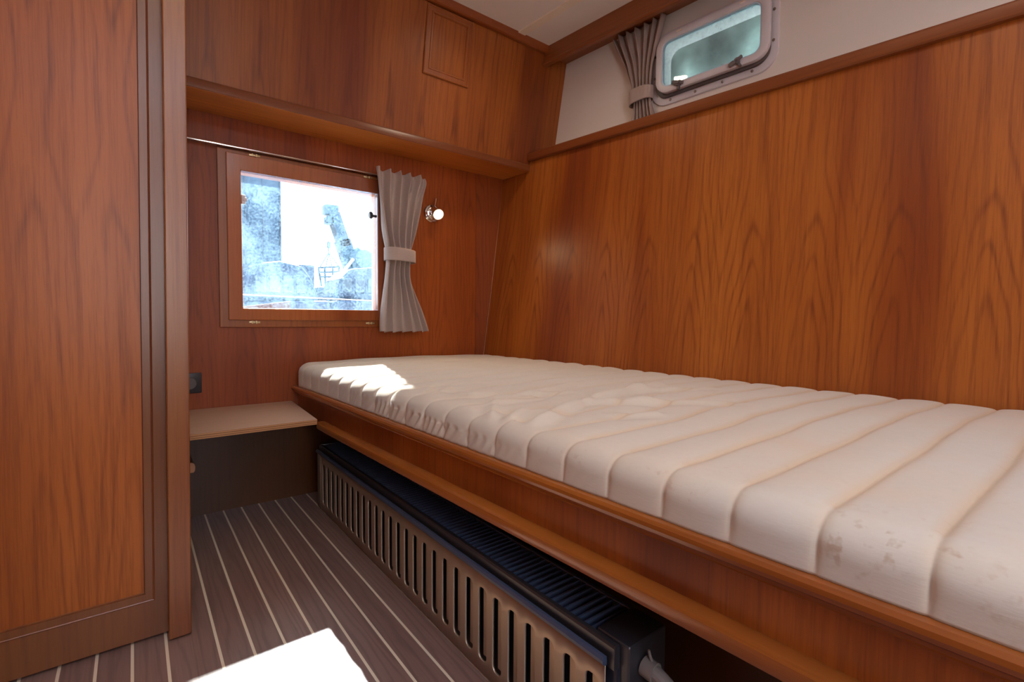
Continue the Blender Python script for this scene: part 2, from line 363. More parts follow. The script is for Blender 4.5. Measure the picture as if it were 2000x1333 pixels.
D = 2.297           # end bulkhead
LEAN = .18          # lean of the upper panel
def yl(z): return 2.085+LEAN*(1.65-z)
def xrail(y): return 1.715+.07*(2.058-y)         # front of the hull rail
def zrail(y): return 1.7065-.031*(2.058-y)
def xbot(y): return 1.584+.12*(2.297-y)          # hull wall at mattress height
def xbed(y): return .60+.03*(.5-y)               # nose of the bed rail
YB = -1.5           # back of the cabin, behind the camera

# ------------------------------------------------------------------ setting
S = lambda o: tag(o, kind='structure')
S(obj('floor', box(-1.1, 2.3, YB, D+.02, -.04, 0), 'floor'))
fill_hatch = (-.9, .9, -1.35, -.25)
S(obj('ceiling', wall_with_hole(2, 2.237, 2.29, -1.1, 2.5, YB, 2.35, -.55, .75, -1.30, -.35), 'ceiling'))  # opening out of view, added to let in fill daylight
S(obj('wall_front', wall_with_hole(1, D, D+.06, -1.1, 1.95, 0, 1.80, .345, .965, .815, 1.425), 'bulkhead'))
b = bmesh.new()
for (x0, x1) in ((-1.1, 1.925),):
    vs = [b.verts.new(p) for p in ((x0, yl(1.615), 1.615), (x1, yl(1.615), 1.615), (x1, yl(2.26), 2.26), (x0, yl(2.26), 2.26), (x0, yl(1.615)+.03, 1.615), (x1, yl(1.615)+.03, 1.615), (x1, yl(2.26)+.03, 2.26), (x0, yl(2.26)+.03, 2.26))]
    for f in ((0, 1, 2, 3), (4, 7, 6, 5), (0, 4, 5, 1), (3, 2, 6, 7), (0, 3, 7, 4), (1, 5, 6, 2)): b.faces.new([vs[i] for i in f])
S(obj('wall_front_upper', b, 'upper'))
# strip of veneer beside the corner on the end wall (a very shallow overlay with its own edge)
S(obj('trim_1', box(1.526, 1.80, D-.003, D+.001, .0, 1.61), veneer('cherry_corner_strip', 0, 2, leaf=.3, off=.12, seed=41., cen=.5, arch=.4, light=(0.316, 0.073, 0.0121), mid=(0.214, 0.040, 0.0066))))

S(obj('shelf_shade_sheet', box(-.3, .80, D-.004, D+.001, .0, .412), 'dark_side', smooth=False))  # dark sheet standing in for the shadow under the plywood shelf
# hull side: ruled, flaring outward near the bulkhead
b = bmesh.new(); N = 60; rows = []
for i in range(N+1):
    y = D+.05+(YB-D-.05)*i/N
    xt = xrail(y)+.026; zt = zrail(y)-.02; xb = xbot(y); zb = .60
    col = []
    for k in range(13):
        z = 0+(zt)*k/12; t = (z-zb)/(zt-zb)
        x = xb+(xt-xb)*t
        col.append(b.verts.new((x, y, z)))
    rows.append(col)
for r0, r1 in zip(rows, rows[1:]):
    for k in range(12): b.faces.new((r0[k], r0[k+1], r1[k+1], r1[k]))
geom = bmesh.ops.extrude_face_region(b, geom=list(b.faces))
bmesh.ops.translate(b, verts=[g for g in geom['geom'] if isinstance(g, bmesh.types.BMVert)], vec=(.03, 0, 0))
S(obj('wall_right', b, 'hull'))

# white upper hull side with the portlight opening: local frame s (along), z, depth
T = Vector((-.1, 1, 0)).normalized(); NRM = Vector((-1, -.1, 0)).normalized()
def portM(c):     # plane x + .1y = c ; local (s=y coordinate, z, depth into room)
    # point with y = s : x = c - .1 s
    return Matrix(((-.1, 0, NRM.x, c), (1, 0, NRM.y, 0), (0, 1, 0, 0), (0, 0, 0, 1)))
WC = 2.110
hole = rrect(.935, 1.42, 1.84, 2.09, .05)
b = bmesh.new()
def plate(x0, x1, y0, y1, hole_, d0, d1):
    """rectangular plate with a convex hole, thickness d0..d1"""
    bb = bmesh.new(); n = len(hole_)
    cx = sum(p[0] for p in hole_)/n; cy = sum(p[1] for p in hole_)/n
    out = []
    for p in hole_:
        dx, dy = p[0]-cx, p[1]-cy
        t = min(((x1-cx)/dx if dx > 0 else (x0-cx)/dx) if abs(dx) > 1e-9 else 1e9, ((y1-cy)/dy if dy > 0 else (y0-cy)/dy) if abs(dy) > 1e-9 else 1e9)
        out.append([cx+dx*t, cy+dy*t])
    for X, Y in ((x0, y0), (x1, y0), (x1, y1), (x0, y1)):
        k = min(range(n), key=lambda i: (out[i][0]-X)**2+(out[i][1]-Y)**2); out[k] = [X, Y]
    L = [[bb.verts.new((p[0], p[1], d)) for p in lp] for lp, d in ((out, d0), (out, d1), (hole_, d1), (hole_, d0))]
    for a, c in ((0, 1), (1, 2), (2, 3), (3, 0)):
        for i in range(n): bb.faces.new((L[a][i], L[a][(i+1) % n], L[c][(i+1) % n], L[c][i]))
    bmesh.ops.recalc_face_normals(bb, faces=bb.faces)
    return bb
S(obj('wall_right_upper', xform(plate(YB, 2.2, 1.55, 2.27, hole, -.10, 0), portM(WC)), 'white_wall', smooth=False))
S(obj('wall_left', wall_with_hole(0, -1.14, -1.1, YB, D, 0, 2.24, -1.45, -1.44, .5, .51), 'bulkhead'))
S(obj('wall_back', wall_with_hole(1, YB-.04, YB, -1.1, 2.3, 0, 2.24, -.35, .35, .6, 1.85), 'bulkhead'))  # opening behind the camera, added for daylight fill

# ledge above the window (trim), ceiling trims, rails
b = bmesh.new()
prof = [(2.088, 1.648), (2.12, 1.650), (2.12, 1.70), (D+.03, 1.70), (D+.03, 1.610), (2.080, 1.610), (2.080, 1.6115), (2.088, 1.6125)]
b = prism(prof, 0, -1.1, 1.735)
S(obj('trim_10', prism([(2.0765, 1.6125), (2.0765, 1.637), (2.080, 1.6455), (2.086, 1.649), (2.0885, 1.649), (2.0885, 1.612), (2.078, 1.611)], 0, -1.1, 1.737), 'hull_rail_x'))
S(obj('trim_2', b, veneer('cherry_ledge_glow', 1, 0, leaf=.5, seed=14., arch=.2, contrast=.6, wide=.3, light=(.62, .20, .035), mid=(0.337, 0.084, 0.0136))))  # light tone raised to paint the orange glow on the underside
b = bmesh.new()
zt0, zt1 = 2.202, 2.237
pr = [(yl(zt0)-.002, zt0+.001), (yl(zt0)-.020, zt0), (yl(zt0)-.026, zt0+.004), (yl(zt1)-.026, zt1), (yl(zt1)+.01, zt1)]
S(obj('trim_3', prism(pr, 0, -1.1, 1.80), 'solid_x'))
# hull rail with rounded front
def pathy(ys, fx, fz): return [((fx(y), y, fz(y)), (1, .07, 0)) for y in ys]
ys = [2.075-i*.12 for i in range(31)]
pr = [(0.001, -.040), (0, -.036), (0, -.008), (.004, -.002), (.010, 0), (.22, 0), (.22, -.02), (.03, -.03), (.027, -.044), (.006, -.044)]
o = S(obj('trim_4', sweep(pr, pathy(ys, xrail, zrail)), 'hull_rail'))
# valance board under the ceiling with a small lip, and soffit behind it
def xv(y): return 1.75+.1*(1.974-y)
ysv = [2.0-i*.25 for i in range(15)]
pr = [(0, 0.004), (-.006, .002), (-.008, -.004), (-.004, -.010), (.004, -.012), (.020, -.012), (.020, .11), (.0, .11)]
S(obj('trim_5', sweep(pr, [((xv(y), y, 2.158-.0195*(1.974-y)), (1, .1, 0)) for y in ysv]), 'hull_rail'))
S(obj('trim_6', sweep([(.02, 0), (.165, 0), (.165, .04), (.02, .04)], [((xv(y), y, 2.206), (1, .1, 0)) for y in ysv]), 'hull_rail'))
# ceiling batten
b = bmesh.new()
q = [(1.547, 1.965), (1.590, 1.965), (1.86, -1.4), (1.817, -1.4)]
vs0 = [b.verts.new((x, y, 2.240)) for x, y in q]; vs1 = [b.verts.new((x, y, 2.231)) for x, y in q]
b.faces.new(vs0); b.faces.new(vs1[::-1])
for i in range(4): b.faces.new((vs0[i], vs0[(i+1) % 4], vs1[(i+1) % 4], vs1[i]))
S(obj('trim_7', b, 'batten'))
# corner bead between end wall and hull side
b = tube([(1.584-.139*.606-.004, D-.003, 0), (1.584-.004, D-.003, .606), (1.723-.004, D-.003, 1.61)], .005, 8)
S(obj('trim_8', b, 'solid_z'))

# ------------------------------------------------------------------ access panel on the leaning upper wall
def leanM(x, z):   # local: X right, Y up along panel, Z out of the panel (towards the room)
    up = Vector((0, -LEAN, 1)).normalized(); n = Vector((0, -1, -LEAN)).normalized()
    return Matrix(((1, up.x, n.x, x), (0, up.y, n.y, yl(z)), (0, up.z, n.z, z), (0, 0, 0, 1)))
Lm = leanM(1.058, 1.915)
PWd, PH = .242, .290
t = thing('access_panel', 'small framed wooden access panel high on the upper bulkhead under the ceiling trim', 'panel', Lm @ Vector((PWd/2, 0, 0)))
def rect(x0, x1, y0, y1): return [(x1, y1), (x0, y1), (x0, y0), (x1, y0)]
b = bmesh.new()
prof = [(0, 0), (0, .006), (.003, .009), (.008, .009), (.010, .0065), (.024, .0075), (.026, .0105), (.031, .0105), (.035, .004), (.035, 0)]
L = []
for ins, dep in prof: L.append([b.verts.new((p[0], p[1], dep)) for p in rect(ins, PWd-ins, ins, PH-ins)])
for a, c in zip(L, L[1:]+L[:1]):
    for i in range(4): b.faces.new((a[i], a[(i+1) % 4], c[(i+1) % 4], c[i]))
obj('frame_moulding', xform(b, Lm), 'moulding', t, smooth=False)
obj('centre_board', xform(box(.03, PWd-.03, .03, PH-.03, 0, .004), Lm), 'upper', t, smooth=False)

# ------------------------------------------------------------------ window in the end wall
wn = thing('window_1', None, None, (.65, D, .76)); tag(wn, kind='structure')
def yM(y): return Matrix(((1, 0, 0, 0), (0, 0, -1, y), (0, 1, 0, 0), (0, 0, 0, 1)))   # local x, z_up, depth towards the room
b = ringframe(rect(.278, 1.02, .759, 1.482), rect(.318, .972, .800, 1.44), 0, .010, .002)
obj('casing', xform(b, yM(D)), 'moulding', wn, smooth=False)
b = ringframe(rect(.308, .985, .789, 1.467), rect(.361, .944, .839, 1.402), -.012, .020, .003)
obj('sash', xform(b, yM(D)), veneer('cherry_window_sash', 0, 2, rough=.24, leaf=.4, seed=16., arch=.2, contrast=.5, wide=.3, light=(0.415, 0.122, 0.0307), mid=(0.316, 0.084, 0.0205)), wn, smooth=False)
b = ringframe(rect(.34, .97, .81, 1.43), rect(.361, .944, .839, 1.402), -.058, -.012)
obj('reveal', xform(b, yM(D)), 'solid_z', wn, smooth=False)
obj('pane', box(.355, .95, D+.002, D+.006, .833, 1.408), 'pane', wn, smooth=False)
def hinge(x, z):
    b = box(x-.021, x+.021, D-.014, D-.009, z-.004, z+.004, .001)
    b = box(x-.011, x-.006, D-.018, D-.012, z-.006, z+.006, .001, b); b = box(x+.003, x+.010, D-.018, D-.012, z-.006, z+.006, .001, b)
    obj('hinge', b, 'brass', wn)
for x, z in ((.414, 1.474), (.404, .780), (.907, .776), (.90, 1.473)): hinge(x, z)
b = cyl((.915, D-.02, 1.292), (.938, D-.02, 1.292), .006); b = lathe([(.0, 0), (.012, .001), (.017, .006), (.017, .011), (.012, .016), (0, .018)], (.900, D-.022, 1.293), (1, 0, .1), 20, b)
o = obj('fastener_knob', b, 'plastic', wn); tag(o, 'dark round fastener knob on the right of the sash')
b = box(.362, .377, D-.018, D-.004, 1.268, 1.305, .003); b = box(.366, .382, D-.022, D-.012, 1.278, 1.294, .003, b)
obj('stay_bracket', b, 'alu', wn)

# ------------------------------------------------------------------ curtain track and curtains
b = box(-.05, 1.20, 2.262, 2.276, 1.484, 1.492, .002)
b = box(-.05, 1.20, 2.276, D, 1.486, 1.490, 0, b)
tag(obj('curtain_track', b, 'chrome'), 'thin chrome curtain track running above the wooden framed window', 'curtain rail')

def curtain(name, label, pts, plane, tie, nfold, amp, tieloop, flip=1.):
    """pts: rows (z, left, right) ; plane(s) maps (s, z, depth) to the world"""
    loc = plane(pts[-1][1], pts[-1][0], 0)
    t = thing(name, label, 'curtain', loc)
    rows = catmull([(r[0], r[1], r[2]) for r in pts], 9)
    NU = nfold*16; b = bmesh.new(); grid = []
    phases = [random.uniform(-.5, .5) for _ in range(nfold+2)]
    amps = [random.uniform(.75, 1.25) for _ in range(nfold+2)]
    wid = max(abs(r[2]-r[1]) for r in pts)
    for r in rows:
        z, l, rr = r; w_ = abs(rr-l)/wid; line = []
        zt = (z-tie)
        pinch = math.exp(-(zt/.05)**2)
        for i in range(NU+1):
            u = i/NU; k = int(u*nfold)
            a = amps[min(k, nfold)]
            uu = u+.012*math.sin(z*14+u*9)
            ph = 2*PI*nfold*uu+.35*math.sin(z*9+2)
            dep = amp*a*(1-.45*pinch)*(math.sin(ph)+.22*math.sin(2*ph+phases[k % nfold]))
            dep += amp*.9*pinch*math.sin(PI*u)
            s = l+(rr-l)*(u+.32/nfold/2*math.cos(ph)*(1-pinch*.3)/1.2*u*(1-u)*4)
            dep = dep+amp*1.2
            zz = z+.004*math.sin(ph*1.+.5) if r is rows[-1] or r is rows[0] else z
            line.append(b.verts.new(plane(s, zz, dep)))
        grid.append(line)
    for r0, r1 in zip(grid, grid[1:]):
        for i in range(NU): b.faces.new((r0[i], r0[i+1], r1[i+1], r1[i]))
    o = obj('cloth', b, 'curtain', t, angle=0)
    md = o.modifiers.new('thickness', 'SOLIDIFY'); md.thickness = .0022; md.offset = 0
    # tie band wraps the gathered cloth
    (z0a, z1a, sl), (z0b, z1b, sr) = tieloop
    b = bmesh.new(); loops = []
    n = 40
    for zf in (0, .08, .5, .92, 1):
        ring = []
        for i in range(n):
            a = 2*PI*i/n; c = math.cos(a)
            s = (sl+sr)/2+(sr-sl)/2*(1 if c > 0 else -1)*abs(c)**.7
            m = (s-sl)/(sr-sl); z = (z0a+(z0b-z0a)*m)*(1-zf)+(z1a+(z1b-z1a)*m)*zf
            dd = amp*1.6+math.sin(a)*(amp*2.1)+(.001 if 0 < zf < 1 else -.001)*math.sin(a)
            ring.append(b.verts.new(plane(s, z, dd)))
        loops.append(ring)
    for r0, r1 in zip(loops, loops[1:]):
        for i in range(n): b.faces.new((r0[i], r0[(i+1) % n], r1[(i+1) % n], r1[i]))
    o = obj('tie_band', b, 'curtain', t, angle=60)
    md = o.modifiers.new('thickness', 'SOLIDIFY'); md.thickness = .003; md.offset = 1
    return t
YC = 2.262
curtain('curtain', 'grey taupe linen curtain tied back at the right of the wooden framed window',
        [(1.508, .913, 1.180), (1.48, .916, 1.186), (1.40, .925, 1.158), (1.31, .938, 1.134), (1.23, .948, 1.117), (1.15, .962, 1.102), (1.11, .968, 1.096), (1.07, .966, 1.098), (1.0, .959, 1.102), (.90, .948, 1.132), (.80, .938, 1.165), (.735, .932, 1.187)],
        lambda s, z, d: Vector((s, YC-d, z)), 1.11, 5, .027, ((1.078, 1.140, .958), (1.072, 1.128, 1.106)))
# portlight curtain hangs against the white wall; s is the fore-aft coordinate
curtain('curtain', 'brown taupe curtain tied back at the left of the high rectangular portlight',
        [(2.190, 1.375, 1.655), (2.12, 1.395, 1.625), (2.05, 1.415, 1.590), (1.98, 1.430, 1.565), (1.92, 1.437, 1.548), (1.87, 1.440, 1.540), (1.83, 1.440, 1.535), (1.78, 1.430, 1.540), (1.71, 1.415, 1.545)],
        lambda s, z, d: portM(2.095) @ Vector((s, z, d)), 1.86, 6, .015, ((1.835, 1.893, 1.432), (1.825, 1.893, 1.548)))

# ------------------------------------------------------------------ portlight (window 2)
pt = thing('window_2', None, None, portM(WC) @ Vector((1.18, 1.80, 0))); tag(pt, kind='structure')
Q = portM(WC)
b = ringframe(rrect(.905, 1.452, 1.795, 2.122, .075), rrect(.94, 1.415, 1.835, 2.088, .05), -.10, .010, .003)
obj('flange', xform(b, Q), 'alu', pt)
b = ringframe(rrect(.93, 1.425, 1.822, 2.098, .06), rrect(.945, 1.41, 1.838, 2.084, .05), .010, .024, .002)
obj('seal', xform(b, Q), 'rubber', pt)
b = ringframe(rrect(.925, 1.412, 1.833, 2.093, .062), rrect(.957, 1.383, 1.860, 2.062, .034), .024, .048, .004)
hf = obj('hatch_frame', xform(b, Q), 'alu', pt)
b = ringframe(rrect(.955, 1.385, 1.858, 2.064, .036), rrect(.961, 1.379, 1.864, 2.058, .032), .026, .044)
obj('gasket', xform(b, Q), 'gasket_sky_glow', pt)
bb = bmesh.new(); lp = rrect(.957, 1.383, 1.860, 2.062, .034)
f0 = [bb.verts.new((p[0], p[1], .030)) for p in lp]; f1 = [bb.verts.new((p[0], p[1], .034)) for p in lp]
bb.faces.new(f0[::-1]); bb.faces.new(f1)
for i in range(len(lp)): bb.faces.new((f0[i], f0[(i+1) % len(lp)], f1[(i+1) % len(lp)], f1[i]))
obj('pane', xform(bb, Q), 'port_pane', pt, smooth=False)
for s, z, ang in ((1.292, 1.850, -12), (1.042, 1.853, 28)):
    R = Q @ Matrix.Translation((s, z, .050)) @ Matrix.Rotation(math.radians(-ang), 4, 'Z')
    b = box(-.024, .024, -.007, .007, .004, .014, .004); b = box(-.008, .008, -.012, .012, 0, .012, .003, b)
    b = cyl((0, 0, .01), (0, 0, .020), .006, .005, 16, b); b = box(-.004, .006, -.026, -.008, -.008, .006, .002, b)
    b = box(.010, .034, -.004, .012, .004, .013, .003, b)
    obj('latch', xform(b, R), 'latch', pt)
for s, z in ((1.356, 1.812), (1.238, 1.810), (1.119, 1.810), (1.0, 1.812), (.922, 1.904), (.922, 2.022), (1.437, 1.93), (1.437, 2.03)):
    b = lathe([(.0055, .009), (.0055, .0125), (.003, .0145)], Q @ Vector((s, z, 0)), NRM, 12)
    obj('screw', b, 'screw', pt)
for s in (1.30, 1.03):
    obj('hinge_stub', xform(box(s-.012, s+.012, 2.078, 2.086, .048, .051, .001), Q), 'batten', pt)

# ------------------------------------------------------------------ wall lamp
lamp = thing('wall_lamp', 'small chrome swivel reading lamp glowing on the bulkhead beside the grey curtain', 'lamp', (1.248, D, 1.352))
dirn = Vector((-.10, -.80, -.46)).normalized(); hc = Vector((1.250, D-.030, 1.362))
b = lathe([(0, 0), (.044, 0), (.046, .004), (.042, .008), (.034, .010), (.033, .014), (.026, .018), (.012, .020), (0, .020)], (1.248, D, 1.352), (0, -1, 0), 40)
obj('wall_plate', b, 'chrome', lamp)
b = cyl((1.248, D-.018, 1.352), hc, .009, .009, 16)
b = cyl(hc+Vector((0, 0, .02)), hc+Vector((.006, -.006, .062)), .007, .009, 14, b)
obj('swivel_arm', b, 'chrome', lamp)
b = lathe([(0, -.012), (.016, -.010), (.024, .0), (.027, .02), (.029, .045), (.029, .058), (.0265, .058), (.0255, .050), (0, .050)], hc, dirn, 36)
obj('lamp_head', b, 'chrome', lamp)
b = lathe([(0, .0505), (.0252, .0505), (.0252, .054), (.018, .056), (0, .057)], hc, dirn, 32)
obj('bulb_lens', b, mat_emit('warm_lit_lens', (1, .80, .50), 3.), lamp)
ld = bpy.data.lights.new('reading_lamp_glow', 'SPOT'); lo = bpy.data.objects.new('reading_lamp_glow', ld); COL.objects.link(lo)
ld.energy = 4; ld.color = (1, .70, .38); ld.spot_size = math.radians(140); ld.spot_blend = .9; ld.shadow_soft_size = .02
lo.location = dirn*.066+hc-LOC[lamp]; lo.rotation_euler = dirn.to_track_quat('-Z', 'Y').to_euler(); lo.parent = lamp

# ------------------------------------------------------------------ socket, shelf, side rail
t = thing('power_socket', 'dark grey square wall socket low on the end bulkhead above the plywood shelf', 'socket', (.170, D, .50))
b = box(.130, .211, D-.010, D, .498, .578, .003); obj('cover_plate', b, 'plastic', t)
b = lathe([(.021, .0102), (.024, .0115), (.0245, .010)], (.170, D, .538), (0, -1, 0), 32)
b2 = lathe([(0, .010), (.021, .0104), (.021, .0108), (0, .0108)], (.170, D, .538), (0, -1, 0), 32, b)
obj('socket_well', b2, 'rubber', t)
b = prism([(-.35, 1.795), (.520, 1.815), (.548, 2.294), (-.35, 2.294)], 2, .413, .432, None, .0015)
tag(obj('plywood_shelf', b, 'ply', smooth=False), 'bare plywood shelf board with layered edge between wardrobe and bed', 'shelf')
pr = [(-.030, .006), (-.026, 0), (-.004, 0), (0, .006), (.001, .020), (-.002, .030), (-.008, .035), (-.030, .035)]
b = sweep([(a-.0, z) for a, z in pr], [((.158, y, .262), (1, 0, 0)) for y in (1.985, 2.294)])
b = box(-.35, .130, 1.99, 2.294, .262, .297, 0, b)
tag(obj('seat_rail', b, 'solid_y'), 'rounded wooden rail end low behind the wardrobe post', 'rail')

# ------------------------------------------------------------------ wardrobe at the left
def shear(bm):
    for v in bm.verts: v.co.x += .0105*v.co.z
    return bm
wd = thing('wardrobe', 'tall cherry wood wardrobe with a moulded door at the left edge of the cabin', 'wardrobe', (-.4, 1.5, 0))
b = ringframe(rect(-.75, .055, .008, 2.23), rect(-.72, .008, .118, 2.2), 0, .02)
obj('door_frame', shear(xform(b, yM(1.49))), veneer('cherry_door_stile', 0, 2, leaf=.4, seed=18., arch=.2, contrast=.6, wide=.4, light=(0.238, 0.080, 0.0171), mid=(0.158, 0.048, 0.0109), dark=(.07, .018, .008)), wd, smooth=False)
prof = [(0, .020), (0, .0215), (.002, .0225), (.004, .0215), (.005, .017), (.016, .0125), (.020, .0125), (.022, .010), (.022, 0), (0, 0)]
b = bmesh.new(); L = []
for ins, dep in prof: L.append([b.verts.new((p[0], p[1], dep)) for p in rect(-.70+ins, .027-ins, .098+ins, 2.21-ins)])
for a, c in zip(L, L[1:]+L[:1]):
    for i in range(4): b.faces.new((a[i], a[(i+1) % 4], c[(i+1) % 4], c[i]))
obj('door_moulding', shear(xform(b, yM(1.49))), veneer('cherry_door_moulding', 0, 2, leaf=.4, seed=19., arch=.2, contrast=.5, wide=.3, light=(0.257, 0.080, 0.0177), mid=(0.178, 0.050, 0.0123), dark=(.06, .016, .008)), wd, smooth=False)
obj('door_panel', shear(box(-.70, .007, 1.4795, 1.49, .115, 2.2)), 'door', wd, smooth=False)
obj('corner_post', shear(box(.053, .0995, 1.432, 1.53, .004, 2.236, .0025, seg=2)), 'post', wd, angle=18)
obj('side_panel', shear(box(.075, .090, 1.53, 2.29, .30, 2.236)) if False else shear(box(.060, .075, 1.53, 1.80, .0, 2.236)), 'door', wd, smooth=False)

# ------------------------------------------------------------------ bed frame
bed = thing('bed_frame', 'built-in cherry wood berth frame with two rounded rails under the mattress', 'bed', (1.1, .8, 0))
ysb = [D-.001-i*.2 for i in range(20)]
P2 = lambda yy: [((xbed(y), y, 0), (1, .03, 0)) for y in yy]
pr = [(.05, .503), (.012, .503), (.005, .501), (.001, .496), (0, .490), (.002, .484), (.008, .480), (.011, .479), (.011, .474), (.014, .470), (.018, .468), (.05, .468)]
obj('upper_rail', sweep(pr, P2(ysb)), 'solid_y', bed)
pr = [(.030, .470), (.030, .365), (.046, .365), (.046, .470)]
obj('apron_board', sweep(pr, P2(ysb)), 'apron', bed, smooth=False)
ysl = [1.955]+[y for y in ysb if y < 1.9]
pr = [(.046, .394), (.010, .394), (.004, .392), (.0005, .387), (0, .380), (.001, .370), (.004, .364), (.009, .362), (.012, .358), (.046, .358)]
obj('lower_rail', sweep(pr, P2(ysl)), 'solid_y', bed)
b = sweep([(.05, .485), (1.6, .485), (1.6, .47), (.05, .47)], [((xbed(y), y, 0), (0, 0, 0)) for y in ysb]) if False else None
b = bmesh.new()
N = 12
for i in range(N):
    y0 = D-.002+(YB+.05-D)*i/N; y1 = D-.002+(YB+.05-D)*(i+1)/N
    v = [b.verts.new(p) for p in ((xbed(y0)+.045, y0, .490), (xbot(y0)-.04, y0, .490), (xbot(y1)-.04, y1, .490), (xbed(y1)+.045, y1, .490))]
    b.faces.new(v)
bmesh.ops.remove_doubles(b, verts=b.verts, dist=1e-4)
g = bmesh.ops.extrude_face_region(b, geom=list(b.faces)); bmesh.ops.translate(b, verts=[x for x in g['geom'] if isinstance(x, bmesh.types.BMVert)], vec=(0, 0, -.015))
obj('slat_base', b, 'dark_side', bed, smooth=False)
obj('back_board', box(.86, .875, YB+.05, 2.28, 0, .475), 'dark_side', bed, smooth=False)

# ------------------------------------------------------------------ mattress
SEAM = []
def mat_mesh():
    b = bmesh.new()
    y0, y1 = -.40, 2.283; NY = 1000
    pitch = .1025; base = .2205
    wr = [((.646, .763), (.923, .885), .010), ((.923, .885), (1.364, .936), .011), ((.647, 1.197), (.773, 1.284), .006), ((.729, 1.139), (.814, 1.113), .006), ((.697, .993), (.871, .998), .008),
          ((.919, .887), (1.062, .733), .007), ((.62, .873), (.70, .965), .006), ((.63, .822), (.729, .889), .007), ((.64, 1.233), (.704, 1.302), .006), ((.84, .723), (.952, .657), .006),
          ((1.0, .80), (1.25, .62), .005), ((.80, 1.02), (1.15, 1.12), .005), ((.75, 1.08), (1.0, .99), .005), ((1.1, .95), (1.45, .80), .005), ((.72, 1.36), (.90, 1.30), .004)]
    rings = []
    # cross-section parameter list: side face, rounded shoulder, top, far shoulder
    R = .042
    for i in range(NY+1):
        y = y0+(y1-y0)*i/NY
        e = max(0, 1-(y1-y)/.045); drop = .045*(1-math.sqrt(max(0, 1-e*e)))     # rounding at the far end
        ef = max(0, 1-(y1-y)/.07); inset = .05*(1-math.sqrt(max(0, 1-ef*ef)))     # plan rounding of the far corners
        zt = .594+.010*max(0, (y-1.4)/.9)-.022*max(0, (1.5-y)/1.5)
        xn = xbed(y)+.012+inset; xf = xbot(y)-.012
        line = []
        prm = []
        zs = .5035
        for k in range(9): prm.append((0, zs+(zt-R-zs)*k/9, 'side'))
        for k in range(10):
            a = PI/2*k/9; prm.append((R*1.25*(1-math.cos(a)), zt-R+R*math.sin(a), 'sh'))
        W = xf-xn-R*1.25-.03
        for k in range(1, 96):
            q = k/95; prm.append((R*1.25+W*q, zt+.008*math.sin(PI*q), 'top'))
        for k in range(1, 7):
            a = PI/2*k/6; prm.append((R*1.25+W+.03*math.sin(a), zt-.04*(1-math.cos(a)), 'far'))
        for dx, z, kind in prm:
            x = xn+dx
            # seams bend a little on the top where the cover has shifted
            yy = y+(.0 if kind == 'side' else .05*math.exp(-((y-.95)/.35)**2)*math.sin(min(1, dx/.5)*PI)*1.+(0 if kind == 'side' else .004*math.sin(x*7+y*3)*min(1, dx/.3)))
            ph = (yy-base)/pitch; fr = abs(ph-round(ph))*2       # 0 at the seam, 1 mid-channel
            dm = fr*pitch/2; puff = -.62*math.exp(-dm/.0038)-.55*(1-fr)**2.2               # -1 at the seam
            far = 1 if y < 1.4 else max(.55, 1-(y-1.4)*.6)
            amp = (.0066+.0035*max(0, min(1, (y-.9)/.6)))*far
            nz = 0
            if kind in ('top', 'sh'):
                for (xa, ya), (xb, yb), am in wr:
                    L2 = (xb-xa)**2+(yb-ya)**2; tt = ((x-xa)*(xb-xa)+(y-ya)*(yb-ya))/L2
                    tc_ = min(1, max(0, tt)); px_ = xa+(xb-xa)*tc_; py_ = ya+(yb-ya)*tc_
                    d_ = ((x-px_)**2+(y-py_)**2)**.5
                    sgn = (x-xa)*(yb-ya)-(y-ya)*(xb-xa)
                    fall = math.exp(-(max(0, abs(tt-.5)-.35)/.12)**2)
                    nz += 1.35*am*fall*math.exp(-(d_/.017)**2)-am*.55*fall*math.exp(-((d_-.03)/.02)**2)
                nz += .0022*math.sin(x*13+y*21)*math.sin(x*9-y*14)
            if kind == 'side':
                wv = math.exp(-((y-1.2)/.35)**2)*.0042*math.sin((y*1.+z*.9)*190+2*math.sin(y*23))
                v = (x-amp*puff*-1+0*nz+wv, y, z)
                v = (x+(amp*(-puff)+wv)*(.35+.65*min(1, (z-zs)/.03)), y, max(z-drop, zs))
            elif kind == 'sh':
                a = (dx/(R*1.25)); nx = max(0, 1-a); v = (x+amp*(-puff)*nx, y, z-drop+(amp*puff)*(1-nx)+nz*a)
            else:
                v = (x, y, z-drop+amp*puff+nz)
            line.append(b.verts.new(v)); SEAM.append(math.exp(-(dm/.011)**2)*max(0., min(1., (1.25-y)/.7))*(1. if kind == 'top' else .45))
        rings.append(line)
    for r0, r1 in zip(rings, rings[1:]):
        for k in range(len(r0)-1): b.faces.new((r0[k], r0[k+1], r1[k+1], r1[k]))
    # close bottom and ends
    for r0, r1 in zip(rings, rings[1:]): b.faces.new((r0[-1], r0[0], r1[0], r1[-1]))
    b.faces.new(rings[0]); b.faces.new(rings[-1][::-1])
    return b
o = obj('mattress', mat_mesh(), 'mattress', angle=0)
tag(o, 'cream quilted mattress with channel stitching and brown spots lying on the berth', 'mattress')
at_ = o.data.attributes.new('seam_stain', 'FLOAT', 'POINT'); at_.data.foreach_set('value', SEAM)

